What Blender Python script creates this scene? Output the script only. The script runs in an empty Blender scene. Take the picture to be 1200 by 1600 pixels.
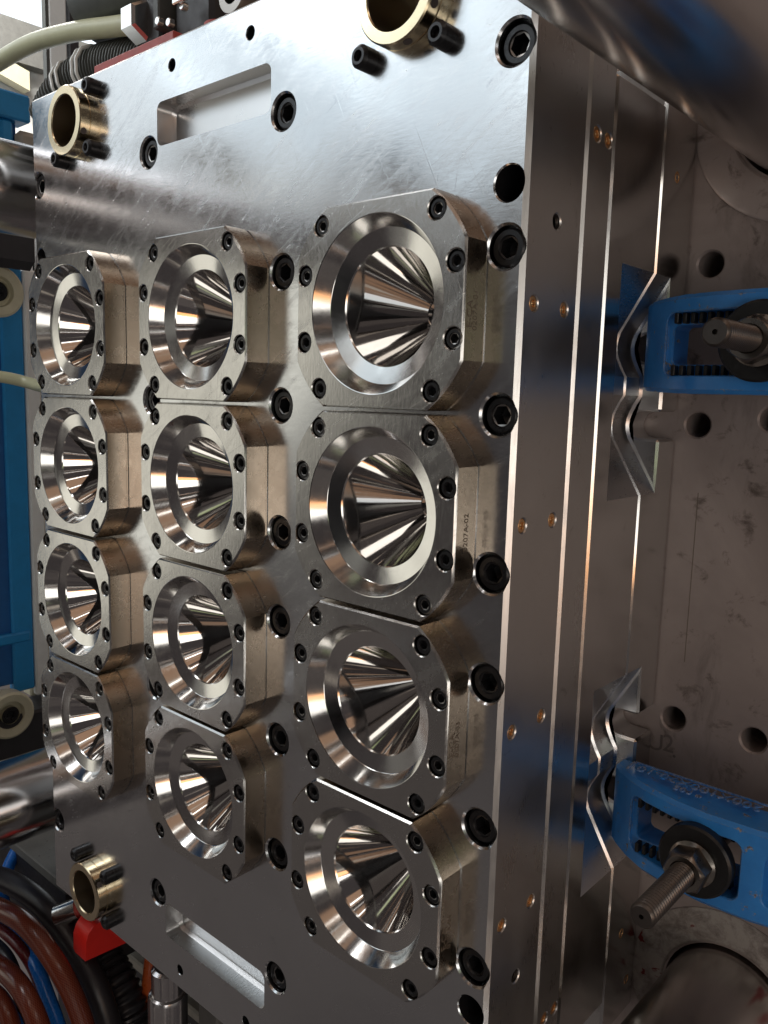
import bpy, bmesh, math, random
from mathutils import Vector, Matrix
random.seed(7)
S = 0.15                      # metres per unit: one unit is the pitch of the cavity rows
R = math.radians
PI = math.pi
scene = bpy.context.scene
COL = scene.collection

# ------------------------------------------------------------------ camera
CR = Vector((0.7482241, 0.6628825, 0.0273411)); CD = Vector((0.1143206, -0.0882252, -0.9895186)); CF = Vector((-0.6535224, 0.7435073, -0.1417933)); CP = Vector((4.2146273, -2.9865904, 1.0840261))
FPX = 1293.105
cam = bpy.data.cameras.new('camera')
cam_ob = bpy.data.objects.new('camera', cam); COL.objects.link(cam_ob)
cam.sensor_fit = 'VERTICAL'; cam.sensor_height = 36.0; cam.sensor_width = 27.0
cam.lens = 36.0 * FPX / 1600.0
cam.clip_start = 0.01; cam.clip_end = 200
mw = Matrix((( CR.x, -CD.x, -CF.x, CP.x*S), (CR.y, -CD.y, -CF.y, CP.y*S), (CR.z, -CD.z, -CF.z, CP.z*S), (0,0,0,1)))
cam_ob.matrix_world = mw
scene.camera = cam_ob

def at(u, v, Y=None, X=None, Z=None):
    """point of the place seen at photograph pixel (u, v) on the plane Y, X or Z (units)"""
    d = CR*((u-600)/FPX) + CD*((v-800)/FPX) + CF
    if Y is not None: s = (Y-CP.y)/d.y
    elif X is not None: s = (X-CP.x)/d.x
    else: s = (Z-CP.z)/d.z
    return CP + d*s

# ------------------------------------------------------------------ world, lamps, exposure
world = bpy.data.worlds.new('World'); scene.world = world; world.use_nodes = True
wn = world.node_tree.nodes; wl = world.node_tree.links
bg = wn['Background']
def world_hall():
    # dim factory hall: dark floor, brown roof, dark and light noise patches added for reflected streaks
    N = lambda t, **k: [setattr(n, a, b) or n for n in [wn.new(t)] for a, b in (list(k.items()) or [('label', '')])][-1]
    tc = wn.new('ShaderNodeTexCoord'); sp = wn.new('ShaderNodeSeparateXYZ'); wl.new(tc.outputs['Generated'], sp.inputs[0])
    def mr(v, a, b, c, d):
        m = wn.new('ShaderNodeMapRange'); m.interpolation_type = 'SMOOTHSTEP'
        for k, q in zip(('From Min', 'From Max', 'To Min', 'To Max'), (a, b, c, d)): m.inputs[k].default_value = q
        wl.new(v, m.inputs['Value']); return m.outputs[0]
    def nz(sc, stretch, det):
        mp = wn.new('ShaderNodeMapping'); mp.inputs['Scale'].default_value = stretch; wl.new(tc.outputs['Generated'], mp.inputs['Vector'])
        n = wn.new('ShaderNodeTexNoise'); n.inputs['Scale'].default_value = sc; n.inputs['Detail'].default_value = det; wl.new(mp.outputs[0], n.inputs['Vector']); return n.outputs['Fac']
    def mx(f, a, b):
        m = wn.new('ShaderNodeMix'); m.data_type = 'RGBA'; wl.new(f, m.inputs['Factor'])
        for k, q in (('A', a), ('B', b)):
            if isinstance(q, tuple): m.inputs[k].default_value = (*q, 1)
            else: wl.new(q, m.inputs[k])
        return m.outputs['Result']
    base = mx(mr(sp.outputs['Z'], -0.35, 0.05, 0, 1), (0.082, 0.071, 0.067), (0.22, 0.215, 0.198))
    base = mx(mr(sp.outputs['Z'], 0.15, 0.55, 0, 1), base, (0.33, 0.205, 0.135))
    dark = mr(nz(2.3, (1.0, 1.0, 0.8), 3), 0.47, 0.53, 0, 1)
    col = mx(dark, base, (0.046, 0.040, 0.040))
    light = mr(nz(4.6, (1.0, 1.0, 1.6), 2), 0.66, 0.69, 0, 1)
    col = mx(light, col, (0.46, 0.40, 0.34))
    wl.new(col, bg.inputs['Color']); bg.inputs['Strength'].default_value = 1.0
world_hall()

def lamp(name, loc, target, sx, sy, radiance, color):
    l = bpy.data.lights.new(name, 'AREA'); l.shape = 'RECTANGLE'
    l.size = sx*S; l.size_y = sy*S
    l.energy = radiance*PI*sx*S*sy*S; l.color = color
    o = bpy.data.objects.new(name, l); COL.objects.link(o)
    o.location = Vector(loc)*S
    o.rotation_euler = (Vector(target)-Vector(loc)).to_track_quat('-Z', 'Z').to_euler()
    return o
for k in range(4):
    w = (k-1.5)*4.9
    lamp('window_daylight', (-13+0.71*w, -12.5-0.70*w, 11.0), (0.71*w, -0.7*w, 2.0), 4.3, 10.5, 0.98, (0.81, 0.925, 1.0))
lamp('sunlit_wall_light', (-15, -10.5, 0.2), (0, 0, 1.0), 13, 4.6, 0.80, (1.0, 0.97, 0.84))
lamp('hall_door_daylight', (16.5, -10.3, -1.0), (2, 1, 0), 5.0, 15.0, 1.9, (1.0, 0.96, 0.90))
lamp('hall_door_greenery', (13.2, -13.6, 2.5), (2, 1, 0), 1.2, 4.5, 0.5, (0.85, 1.0, 0.55))
lamp('orange_reflection_light', (18.6, -7.0, -2.0), (2, 1, 0), 2.6, 7.0, 1.7, (1.0, 0.45, 0.16))  # added lamp for orange stripes in the cones, no real curtain
lamp('ceiling_tube', (1.5, -8, 15), (1.5, 0, 0), 0.7, 9, 3.0, (1.0, 0.97, 0.92))
lamp('ceiling_tube', (-7, -5, 14), (0, 0, 0), 0.7, 9, 3.0, (1.0, 0.97, 0.92))
lamp('ceiling_tube', (9, -3, 14), (3, 1, 0), 0.7, 9, 3.0, (1.0, 0.97, 0.92))
lamp('aisle_fill_light', (-6.5, -5.5, 9.5), (-10, 4, 3.5), 5, 5, 4.5, (0.93, 0.97, 1.0))  # added fill that brightens the guard, window frame, hose and left tie bar
lamp('outdoor_daylight', (-15.5, 3, 15), (-20, 8, 7), 5, 5, 38.0, (1.0, 0.97, 0.92))

scene.view_settings.view_transform = 'Standard'; scene.view_settings.look = 'None'
scene.view_settings.exposure = 0.3; scene.view_settings.gamma = 1.0
scene.view_settings.use_curve_mapping = False
scene.render.engine = 'CYCLES'
scene.cycles.use_denoising = True
scene.cycles.max_bounces = 12; scene.cycles.glossy_bounces = 8; scene.cycles.diffuse_bounces = 3
scene.cycles.sample_clamp_indirect = 6.0
scene.cycles.caustics_reflective = True

# ------------------------------------------------------------------ materials
def new_mat(name):
    m = bpy.data.materials.new(name); m.use_nodes = True
    return m, m.node_tree.nodes, m.node_tree.links, m.node_tree.nodes['Principled BSDF']
def node(ns, t, **kw):
    n = ns.new(t)
    for k, v in kw.items(): setattr(n, k, v)
    return n
def coords(ns, ls, scale=(1,1,1), rnd=True):
    tc = node(ns, 'ShaderNodeTexCoord'); mp = node(ns, 'ShaderNodeMapping')
    mp.inputs['Scale'].default_value = tuple(s/S for s in scale)
    if rnd:
        oi = node(ns, 'ShaderNodeObjectInfo'); vm = node(ns, 'ShaderNodeVectorMath', operation='SCALE')
        vm.inputs[0].default_value = (7.3, 3.1, 5.7)
        ls.new(oi.outputs['Random'], vm.inputs['Scale'])
        ad = node(ns, 'ShaderNodeVectorMath', operation='ADD')
        ls.new(tc.outputs['Object'], ad.inputs[0]); ls.new(vm.outputs[0], ad.inputs[1])
        ls.new(ad.outputs[0], mp.inputs['Vector'])
    else:
        ls.new(tc.outputs['Object'], mp.inputs['Vector'])
    return mp.outputs[0]
def noise(ns, ls, vec, scale, detail=4, rough=0.55, dist=0.0):
    n = node(ns, 'ShaderNodeTexNoise'); n.inputs['Scale'].default_value = scale
    n.inputs['Detail'].default_value = detail; n.inputs['Roughness'].default_value = rough
    n.inputs['Distortion'].default_value = dist
    ls.new(vec, n.inputs['Vector']); return n.outputs['Fac']
def ramp(ns, ls, fac, p0, p1, c0=0.0, c1=1.0):
    r = node(ns, 'ShaderNodeMapRange'); r.inputs['From Min'].default_value = p0; r.inputs['From Max'].default_value = p1
    r.inputs['To Min'].default_value = c0; r.inputs['To Max'].default_value = c1
    ls.new(fac, r.inputs['Value']); return r.outputs[0]
def mixc(ns, ls, fac, a, b):
    m = node(ns, 'ShaderNodeMix', data_type='RGBA')
    for s, v in ((m.inputs['Factor'], fac), (m.inputs['A'], a), (m.inputs['B'], b)):
        if isinstance(v, (int, float)): s.default_value = v
        elif isinstance(v, tuple): s.default_value = (*v, 1)
        else: ls.new(v, s)
    return m.outputs['Result']
def bump(ns, ls, h, strength, dist=0.001):
    b = node(ns, 'ShaderNodeBump'); b.inputs['Strength'].default_value = strength; b.inputs['Distance'].default_value = dist
    ls.new(h, b.inputs['Height']); return b.outputs[0]

def steel(name, col, rough, rvar=0.06, stretch=(1,1,1), scratch=0.03, aniso=0.0, radial=False, stain=None, stain_amt=0.0, blot=2.2, lines=0.0, pits=0.0, wipe=0.0):
    m, ns, ls, b = new_mat(name)
    b.inputs['Metallic'].default_value = 1.0
    v = coords(ns, ls); vs = coords(ns, ls, stretch)
    big = noise(ns, ls, v, blot, 5, 0.6, 0.4)
    fine = noise(ns, ls, vs, 40, 4, 0.6)
    r1 = ramp(ns, ls, big, 0.3, 0.7, rough-rvar, rough+rvar)
    add = node(ns, 'ShaderNodeMath', operation='ADD'); ls.new(r1, add.inputs[0])
    ls.new(ramp(ns, ls, fine, 0.3, 0.75, -rvar*0.5, rvar*0.8), add.inputs[1])
    ls.new(add.outputs[0], b.inputs['Roughness'])
    if wipe:
        mp = node(ns, 'ShaderNodeMapping'); ls.new(v, mp.inputs['Vector']); mp.inputs['Rotation'].default_value = (0, 0.6, 0)
        m2 = node(ns, 'ShaderNodeMapping'); ls.new(mp.outputs[0], m2.inputs['Vector']); m2.inputs['Scale'].default_value = (0.5, 1, 2.6)
        wv = ramp(ns, ls, noise(ns, ls, m2.outputs[0], 4.5, 7, 0.7, 1.2), 0.5, 0.72, 0, wipe)
        ad2 = node(ns, 'ShaderNodeMath', operation='ADD'); ls.new(add.outputs[0], ad2.inputs[0]); ls.new(wv, ad2.inputs[1]); ls.new(ad2.outputs[0], b.inputs['Roughness'])
    c = mixc(ns, ls, ramp(ns, ls, big, 0.35, 0.7), tuple(x*0.93 for x in col), col)
    if stain:
        spots = noise(ns, ls, v, 9, 8, 0.72, 0.6)
        c = mixc(ns, ls, ramp(ns, ls, spots, 0.62, 0.74, 0, stain_amt), c, stain)
    ls.new(c, b.inputs['Base Color'])
    if scratch:
        ht = fine
        if lines:
            for ang, sc in ((0.5, 7.0), (-1.1, 5.0), (1.45, 9.0)):
                mp = node(ns, 'ShaderNodeMapping'); ls.new(v, mp.inputs['Vector']); mp.inputs['Rotation'].default_value = (0, ang, 0)
                m2 = node(ns, 'ShaderNodeMapping'); ls.new(mp.outputs[0], m2.inputs['Vector']); m2.inputs['Scale'].default_value = (0.35, 1, 14)
                sl = ramp(ns, ls, noise(ns, ls, m2.outputs[0], sc, 2, 0.5), 0.69, 0.72, 0, lines)
                su = node(ns, 'ShaderNodeMath', operation='ADD'); ls.new(ht, su.inputs[0]); ls.new(sl, su.inputs[1]); ht = su.outputs[0]
        ls.new(bump(ns, ls, ht, scratch, 0.0006), b.inputs['Normal'])
    if pits:
        vo = node(ns, 'ShaderNodeTexVoronoi'); vo.inputs['Scale'].default_value = 42; ls.new(v, vo.inputs['Vector'])
        pf = ramp(ns, ls, vo.outputs['Distance'], 0.06, 0.12, 1, 0)
        msk = node(ns, 'ShaderNodeMath', operation='MULTIPLY'); ls.new(pf, msk.inputs[0]); ls.new(ramp(ns, ls, big, 0.55, 0.68, 0, pits), msk.inputs[1])
        c = mixc(ns, ls, msk.outputs[0], c, (0.16, 0.15, 0.15)); ls.new(c, b.inputs['Base Color'])
    if aniso:
        b.inputs['Anisotropic'].default_value = aniso
        if radial:
            t = node(ns, 'ShaderNodeTangent', direction_type='RADIAL', axis='Y'); ls.new(t.outputs[0], b.inputs['Tangent'])
    return m

def paint(name, col, rough=0.4, chips=None, chip_lo=0.62, bumpy=0.1, spec=0.5, var=0.15, scale=6.0):
    m, ns, ls, b = new_mat(name)
    v = coords(ns, ls)
    n1 = noise(ns, ls, v, scale, 6, 0.65, 0.3); n2 = noise(ns, ls, v, scale*4, 5, 0.6)
    c = mixc(ns, ls, ramp(ns, ls, n1, 0.3, 0.7), tuple(x*(1-var) for x in col), tuple(min(1, x*(1+var)) for x in col))
    b.inputs['Specular IOR Level'].default_value = spec
    if chips:
        f = ramp(ns, ls, n2, chip_lo, chip_lo+0.03)
        c = mixc(ns, ls, f, c, chips)
        ls.new(ramp(ns, ls, f, 0, 1, rough, 0.65), b.inputs['Roughness'])
    else:
        ls.new(ramp(ns, ls, n2, 0.3, 0.7, rough-0.06, rough+0.08), b.inputs['Roughness'])
    ls.new(c, b.inputs['Base Color'])
    if bumpy: ls.new(bump(ns, ls, n2, bumpy, 0.002), b.inputs['Normal'])
    return m

M = {}
M['plate'] = steel('ground_steel', (0.60, 0.61, 0.62), 0.175, 0.05, (0.35, 1, 1.6), 0.045, stain=(0.33, 0.34, 0.36), stain_amt=0.55, lines=0.8, pits=0.6, wipe=0.12)
M['side'] = steel('milled_side_steel', (0.62, 0.61, 0.59), 0.31, 0.06, (1, 2.5, 0.25), 0.05, stain=(0.25, 0.22, 0.2), stain_amt=0.5)
M['block'] = steel('ground_block_steel', (0.52, 0.51, 0.49), 0.21, 0.05, (2.0, 1, 0.5), 0.10, stain=(0.33, 0.32, 0.30), stain_amt=0.5, blot=3.5, lines=0.5, pits=0.3, wipe=0.08)
M['block_side'] = steel('ground_block_side_steel', (0.46, 0.375, 0.29), 0.27, 0.05, (2.5, 0.5, 0.4), 0.025, stain=(0.34, 0.27, 0.20), stain_amt=0.4, blot=3.0)
M['ring'] = steel('turned_steel', (0.62, 0.61, 0.59), 0.13, 0.04, (1, 1, 1), 0.012, stain=(0.45, 0.43, 0.40), stain_amt=0.4, blot=4.0)
M['mirror'] = steel('polished_steel', (0.70, 0.68, 0.66), 0.055, 0.035, (1, 1, 1), 0.012, stain=(0.5, 0.47, 0.44), stain_amt=0.5, blot=5.0)
M['pocket'] = steel('milled_pocket_steel', (0.68, 0.68, 0.68), 0.30, 0.05, (2, 0.3, 2), 0.05)
M['bar'] = steel('tie_bar_chrome', (0.56, 0.54, 0.54), 0.18, 0.03, (1, 1, 1), 0.015, stain=(0.40, 0.36, 0.34), stain_amt=0.3)
M['bronze'] = steel('bronze', (0.72, 0.60, 0.40), 0.19, 0.04, (1, 1, 1), 0.02, aniso=0.3, radial=True)
M['bore'] = steel('bushing_bore', (0.50, 0.43, 0.33), 0.30, 0.05)
M['bar_near'] = steel('oiled_tie_bar', (0.58, 0.55, 0.53), 0.23, 0.03, (1, 1, 1), 0.0, stain=(0.45, 0.40, 0.38), stain_amt=0.15)
M['side_fine'] = steel('fine_side_steel', (0.62, 0.61, 0.59), 0.19, 0.05, (1, 2.5, 0.25), 0.04, stain=(0.3, 0.27, 0.25), stain_amt=0.4)
M['copper'] = steel('copper_plug', (0.90, 0.55, 0.27), 0.36, 0.05)
M['thread'] = steel('stud_steel', (0.135, 0.12, 0.11), 0.36, 0.06, stain=(0.12, 0.1, 0.09), stain_amt=0.6)
M['nut'] = steel('nut_steel', (0.24, 0.22, 0.20), 0.30, 0.06, stain=(0.4, 0.38, 0.33), stain_amt=0.5)
M['shiny'] = steel('nickel_fitting', (0.8, 0.79, 0.76), 0.2, 0.04)
def black_oxide():
    m, ns, ls, b = new_mat('black_oxide')
    b.inputs['Base Color'].default_value = (0.018, 0.018, 0.02, 1); b.inputs['Metallic'].default_value = 0.35
    v = coords(ns, ls); ls.new(ramp(ns, ls, noise(ns, ls, v, 30, 3), 0.3, 0.7, 0.25, 0.42), b.inputs['Roughness'])
    return m
M['black'] = black_oxide()
M['worn'] = steel('rubbed_black_steel', (0.30, 0.29, 0.28), 0.33, 0.08)
M['washer'] = paint('black_washer', (0.008, 0.008, 0.009), 0.36, var=0.2)
def worn_blue():
    m, ns, ls, b = new_mat('worn_blue_enamel')
    v = coords(ns, ls); n1 = noise(ns, ls, v, 6, 6, 0.65, 0.3); n2 = noise(ns, ls, v, 13, 7, 0.68, 0.3); n3 = noise(ns, ls, v, 60, 3)
    c = mixc(ns, ls, ramp(ns, ls, n1, 0.3, 0.7), (0.028, 0.21, 0.63), (0.042, 0.285, 0.76))
    bv = node(ns, 'ShaderNodeBevel', samples=6); bv.inputs['Radius'].default_value = 0.016*S
    ge = node(ns, 'ShaderNodeNewGeometry'); dt = node(ns, 'ShaderNodeVectorMath', operation='DOT_PRODUCT')
    ls.new(bv.outputs[0], dt.inputs[0]); ls.new(ge.outputs['Normal'], dt.inputs[1])
    edge = ramp(ns, ls, dt.outputs['Value'], 0.80, 0.97, 0.21, 0.0)
    su = node(ns, 'ShaderNodeMath', operation='ADD'); ls.new(n2, su.inputs[0]); ls.new(edge, su.inputs[1])
    f = ramp(ns, ls, su.outputs[0], 0.62, 0.65)
    c = mixc(ns, ls, f, c, mixc(ns, ls, ramp(ns, ls, n3, 0.4, 0.6), (0.11, 0.09, 0.08), (0.38, 0.37, 0.36)))
    ls.new(c, b.inputs['Base Color']); ls.new(ramp(ns, ls, f, 0, 1, 0.30, 0.6), b.inputs['Roughness'])
    ls.new(bump(ns, ls, n2, 0.12, 0.002), b.inputs['Normal'])
    return m
M['blue'] = worn_blue()
M['guard'] = paint('blue_guard_paint', (0.015, 0.24, 0.55), 0.4, bumpy=0.03, var=0.08)
M['guard_dark'] = paint('dark_blue_guard_paint', (0.010, 0.10, 0.30), 0.45, bumpy=0.03)
M['white'] = paint('white_trim', (0.78, 0.80, 0.78), 0.45, bumpy=0.02, var=0.04)
M['cream'] = paint('cream_nylon', (0.62, 0.58, 0.42), 0.38, bumpy=0.03, var=0.08)
M['hosecream'] = paint('cream_hose_rubber', (0.55, 0.55, 0.36), 0.35, bumpy=0.03, var=0.06)
M['rubber'] = paint('black_rubber', (0.018, 0.016, 0.02), 0.38, bumpy=0.05)
M['grey_rubber'] = paint('grey_rubber', (0.07, 0.075, 0.07), 0.5, bumpy=0.05)
M['red'] = paint('red_enamel', (0.78, 0.022, 0.014), 0.35, bumpy=0.02, var=0.05)
M['red_dull'] = paint('faded_red_plate', (0.46, 0.075, 0.065), 0.5, bumpy=0.04, var=0.15)
M['bluetube'] = paint('blue_tube', (0.01, 0.16, 0.62), 0.25, bumpy=0.0, var=0.05)
M['wine'] = paint('wine_red_rubber', (0.11, 0.012, 0.014), 0.25, bumpy=0.0)
M['orange'] = paint('orange_tube', (0.55, 0.10, 0.02), 0.3, bumpy=0.0)
M['dark'] = paint('dark_machine_paint', (0.028, 0.027, 0.03), 0.5, bumpy=0.05)
M['grey'] = paint('grey_machine_paint', (0.16, 0.16, 0.15), 0.5, bumpy=0.08, chips=(0.05, 0.05, 0.05), chip_lo=0.66)
M['beige'] = paint('beige_frame_paint', (0.35, 0.33, 0.29), 0.5, bumpy=0.05)
M['etch'] = paint('etched_marking', (0.15, 0.12, 0.09), 0.5, bumpy=0.0)
M['ink'] = paint('marker_ink', (0.12, 0.10, 0.094), 0.6, bumpy=0.0)
def braided():
    m, ns, ls, b = new_mat('braided_brown_hose')
    uv = node(ns, 'ShaderNodeUVMap')
    sp = node(ns, 'ShaderNodeSeparateXYZ'); ls.new(uv.outputs[0], sp.inputs[0])
    fs = []
    for sg in (1, -1):
        ma = node(ns, 'ShaderNodeMath', operation='MULTIPLY'); ls.new(sp.outputs['Y'], ma.inputs[0]); ma.inputs[1].default_value = sg*34
        mb = node(ns, 'ShaderNodeMath', operation='MULTIPLY_ADD'); ls.new(sp.outputs['X'], mb.inputs[0]); mb.inputs[1].default_value = 30.0; ls.new(ma.outputs[0], mb.inputs[2])
        fr = node(ns, 'ShaderNodeMath', operation='PINGPONG'); ls.new(mb.outputs[0], fr.inputs[0]); fr.inputs[1].default_value = 0.5
        fs.append(fr.outputs[0])
    mn = node(ns, 'ShaderNodeMath', operation='MINIMUM'); ls.new(fs[0], mn.inputs[0]); ls.new(fs[1], mn.inputs[1])
    f = ramp(ns, ls, mn.outputs[0], 0.04, 0.14, 1, 0)
    ls.new(mixc(ns, ls, f, (0.10, 0.015, 0.008), (0.21, 0.065, 0.036)), b.inputs['Base Color'])
    b.inputs['Roughness'].default_value = 0.2
    return m
M['braid'] = braided()
def platen_mat():
    m, ns, ls, b = new_mat('oiled_platen_steel')
    v = coords(ns, ls); n1 = noise(ns, ls, v, 0.9, 7, 0.62, 0.8); n2 = noise(ns, ls, v, 5, 8, 0.7, 0.5); n3 = noise(ns, ls, coords(ns, ls, (1, 1, 0.35)), 3.3, 6, 0.65, 0.2)
    c = mixc(ns, ls, ramp(ns, ls, n1, 0.3, 0.7), (0.28, 0.235, 0.222), (0.42, 0.36, 0.342))
    c = mixc(ns, ls, ramp(ns, ls, n2, 0.56, 0.68, 0, 0.75), c, (0.07, 0.052, 0.042))
    c = mixc(ns, ls, ramp(ns, ls, n3, 0.57, 0.76, 0, 0.6), c, (0.05, 0.04, 0.035))
    ls.new(c, b.inputs['Base Color']); b.inputs['Metallic'].default_value = 0.35
    ls.new(ramp(ns, ls, n2, 0.3, 0.7, 0.36, 0.55), b.inputs['Roughness'])
    ls.new(bump(ns, ls, n2, 0.12, 0.002), b.inputs['Normal'])
    return m
M['platen'] = platen_mat()
def collar_mat():
    m, ns, ls, b = new_mat('bare_collar_metal')
    v = coords(ns, ls); n1 = noise(ns, ls, v, 7, 9, 0.75, 0.4); n2 = noise(ns, ls, v, 3.2, 5, 0.6, 0.6)
    c = mixc(ns, ls, ramp(ns, ls, n1, 0.42, 0.6), (0.42, 0.39, 0.36), (0.21, 0.18, 0.165))
    c = mixc(ns, ls, ramp(ns, ls, n2, 0.60, 0.62), c, (0.17, 0.012, 0.014))
    ls.new(c, b.inputs['Base Color']); b.inputs['Roughness'].default_value = 0.55; b.inputs['Metallic'].default_value = 0.3
    ls.new(bump(ns, ls, n1, 0.25, 0.002), b.inputs['Normal'])
    return m
M['collar'] = collar_mat()
def emit(name, col, s):
    m, ns, ls, b = new_mat(name)
    b.inputs['Base Color'].default_value = (0, 0, 0, 1); b.inputs['Specular IOR Level'].default_value = 0
    b.inputs['Emission Color'].default_value = (*col, 1); b.inputs['Emission Strength'].default_value = s
    return m
M['sky'] = emit('bright_daylight_sky', (0.86, 0.94, 1.0), 1.25)

# ------------------------------------------------------------------ mesh helpers (all numbers in units)
def finish(me, mat, smooth=35):
    me.update()
    if isinstance(mat, (list, tuple)):
        for m in mat: me.materials.append(M[m])
    elif mat: me.materials.append(M[mat])
    if smooth:
        for p in me.polygons: p.use_smooth = True
        me.set_sharp_from_angle(angle=R(smooth))
    return me
def mesh(name, vf, mat, smooth=35):
    v, f = vf
    me = bpy.data.meshes.new(name)
    me.from_pydata([(x*S, y*S, z*S) for x, y, z in v], [], f)
    bm = bmesh.new(); bm.from_mesh(me); bmesh.ops.recalc_face_normals(bm, faces=bm.faces); bm.to_mesh(me); bm.free()
    return finish(me, mat, smooth)
def place(name, me, parent=None, loc=(0, 0, 0), rot=None):
    o = bpy.data.objects.new(name, me); COL.objects.link(o)
    o.location = Vector(loc)*S
    if rot: o.rotation_euler = rot
    if parent: o.parent = parent
    return o
def tag(o, label, cat, group=None):
    o['label'] = label; o['category'] = cat
    if group: o['group'] = group
    return o
def thing(name, label, cat, loc=(0, 0, 0), group=None):
    return tag(place(name, None, None, loc), label, cat, group)
def part(name, vf, mat, parent, smooth=35, loc=(0, 0, 0), rot=None):
    return place(name, mesh(name, vf, mat, smooth), parent, loc, rot)
def join(*vfs):
    V, F = [], []
    for v, f in vfs:
        k = len(V); V += list(v); F += [tuple(i+k for i in q) for q in f]
    return V, F
def move(vf, d):
    return [(x+d[0], y+d[1], z+d[2]) for x, y, z in vf[0]], vf[1]
def loft(rings, cap0=True, cap1=True, closed=False):
    n = len(rings[0]); V = [p for r in rings for p in r]; F = []
    m = len(rings)
    for k in range(m if closed else m-1):
        a, b = k*n, ((k+1) % m)*n
        for i in range(n):
            j = (i+1) % n; F.append((a+i, a+j, b+j, b+i))
    if not closed:
        if cap0: F.append(tuple(range(n))[::-1])
        if cap1: F.append(tuple(range((m-1)*n, m*n)))
    return V, F
def lathe(prof, seg=48, cap0=False, cap1=False, closed=False, ax='Y'):
    rings = []
    for r, y in prof:
        ring = []
        for i in range(seg):
            a = 2*PI*i/seg; c, s = r*math.cos(a), r*math.sin(a)
            ring.append((c, y, s) if ax == 'Y' else ((y, c, s) if ax == 'X' else (c, s, y)))
        rings.append(ring)
    return loft(rings, cap0, cap1, closed)
def hexr(a, ap):
    return ap/math.cos(((a + R(30)) % R(60)) - R(30))
def bolt(r, top, bot, ap, depth, ch=0.006):
    """socket-head screw along Y, its face at Y = top towards -Y"""
    seg = 24; A = [2*PI*i/seg for i in range(seg)]
    circ = lambda rr, y: [(rr*math.cos(a), y, rr*math.sin(a)) for a in A]
    hx = lambda s, y: [(hexr(a, s)*math.cos(a), y, hexr(a, s)*math.sin(a)) for a in A]
    return loft([circ(r, bot), circ(r, top+ch), circ(r-ch, top), circ(ap*1.33, top), circ(ap*1.22, top+ch*0.8), hx(ap, top+ch), hx(ap, top+depth), circ(ap*0.3, top+depth*1.15)])
def screw_meshes(name, *a):
    out = []
    for k in range(3):
        me = mesh(name, bolt(*a), 'black', 30); me.materials.append(M['worn'])
        if k:
            for p in me.polygons:
                lv = p.index//24
                if p.index < 24*7 and (lv == 4 or (lv == 1 and k == 2)): p.material_index = 1
        out.append(me)
    return out
def box(x0, x1, y0, y1, z0, z1, b=0.0):
    if b <= 0:
        V = [(x, y, z) for x in (x0, x1) for y in (y0, y1) for z in (z0, z1)]
        return V, [(0,1,3,2),(4,6,7,5),(0,4,5,1),(2,3,7,6),(0,2,6,4),(1,5,7,3)]
    bm = bmesh.new(); bmesh.ops.create_cube(bm, size=1)
    for v in bm.verts: v.co = ((x0+x1)/2+v.co.x*(x1-x0), (y0+y1)/2+v.co.y*(y1-y0), (z0+z1)/2+v.co.z*(z1-z0))
    bmesh.ops.bevel(bm, geom=bm.edges[:], offset=b, segments=1, affect='EDGES')
    V = [tuple(v.co) for v in bm.verts]; bm.verts.index_update(); F = [tuple(v.index for v in f.verts) for f in bm.faces]; bm.free()
    return V, F
def prism(outline, y0, y1, ch0=0.0, ch1=0.0):
    """outline of (x, z) points extruded along Y, chamfered by ch at the ends (scaled about the centre)"""
    cx = sum(p[0] for p in outline)/len(outline); cz = sum(p[1] for p in outline)/len(outline)
    def ins(d):
        n = len(outline); out = []
        for i in range(n):
            p0, p1, p2 = outline[i-1], outline[i], outline[(i+1) % n]
            e1 = Vector((p1[0]-p0[0], p1[1]-p0[1])).normalized(); e2 = Vector((p2[0]-p1[0], p2[1]-p1[1])).normalized()
            n1 = Vector((-e1.y, e1.x)); n2 = Vector((-e2.y, e2.x)); b = (n1+n2)
            b = b/max(b.length_squared, 1e-6)*2
            out.append((p1[0]+b.x*d*0.5*1, p1[1]+b.y*d*0.5*1) if False else (p1[0]+b.x*d/1.0*0.5*2/2*1, p1[1]+b.y*d/1.0*0.5*2/2*1))
        return out
    rings = []
    if ch0: rings.append([(x, y0, z) for x, z in ins(ch0)]); rings.append([(x, y0+ch0, z) for x, z in outline])
    else: rings.append([(x, y0, z) for x, z in outline])
    if ch1: rings.append([(x, y1-ch1, z) for x, z in outline]); rings.append([(x, y1, z) for x, z in ins(ch1)])
    else: rings.append([(x, y1, z) for x, z in outline])
    return loft(rings)
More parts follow.
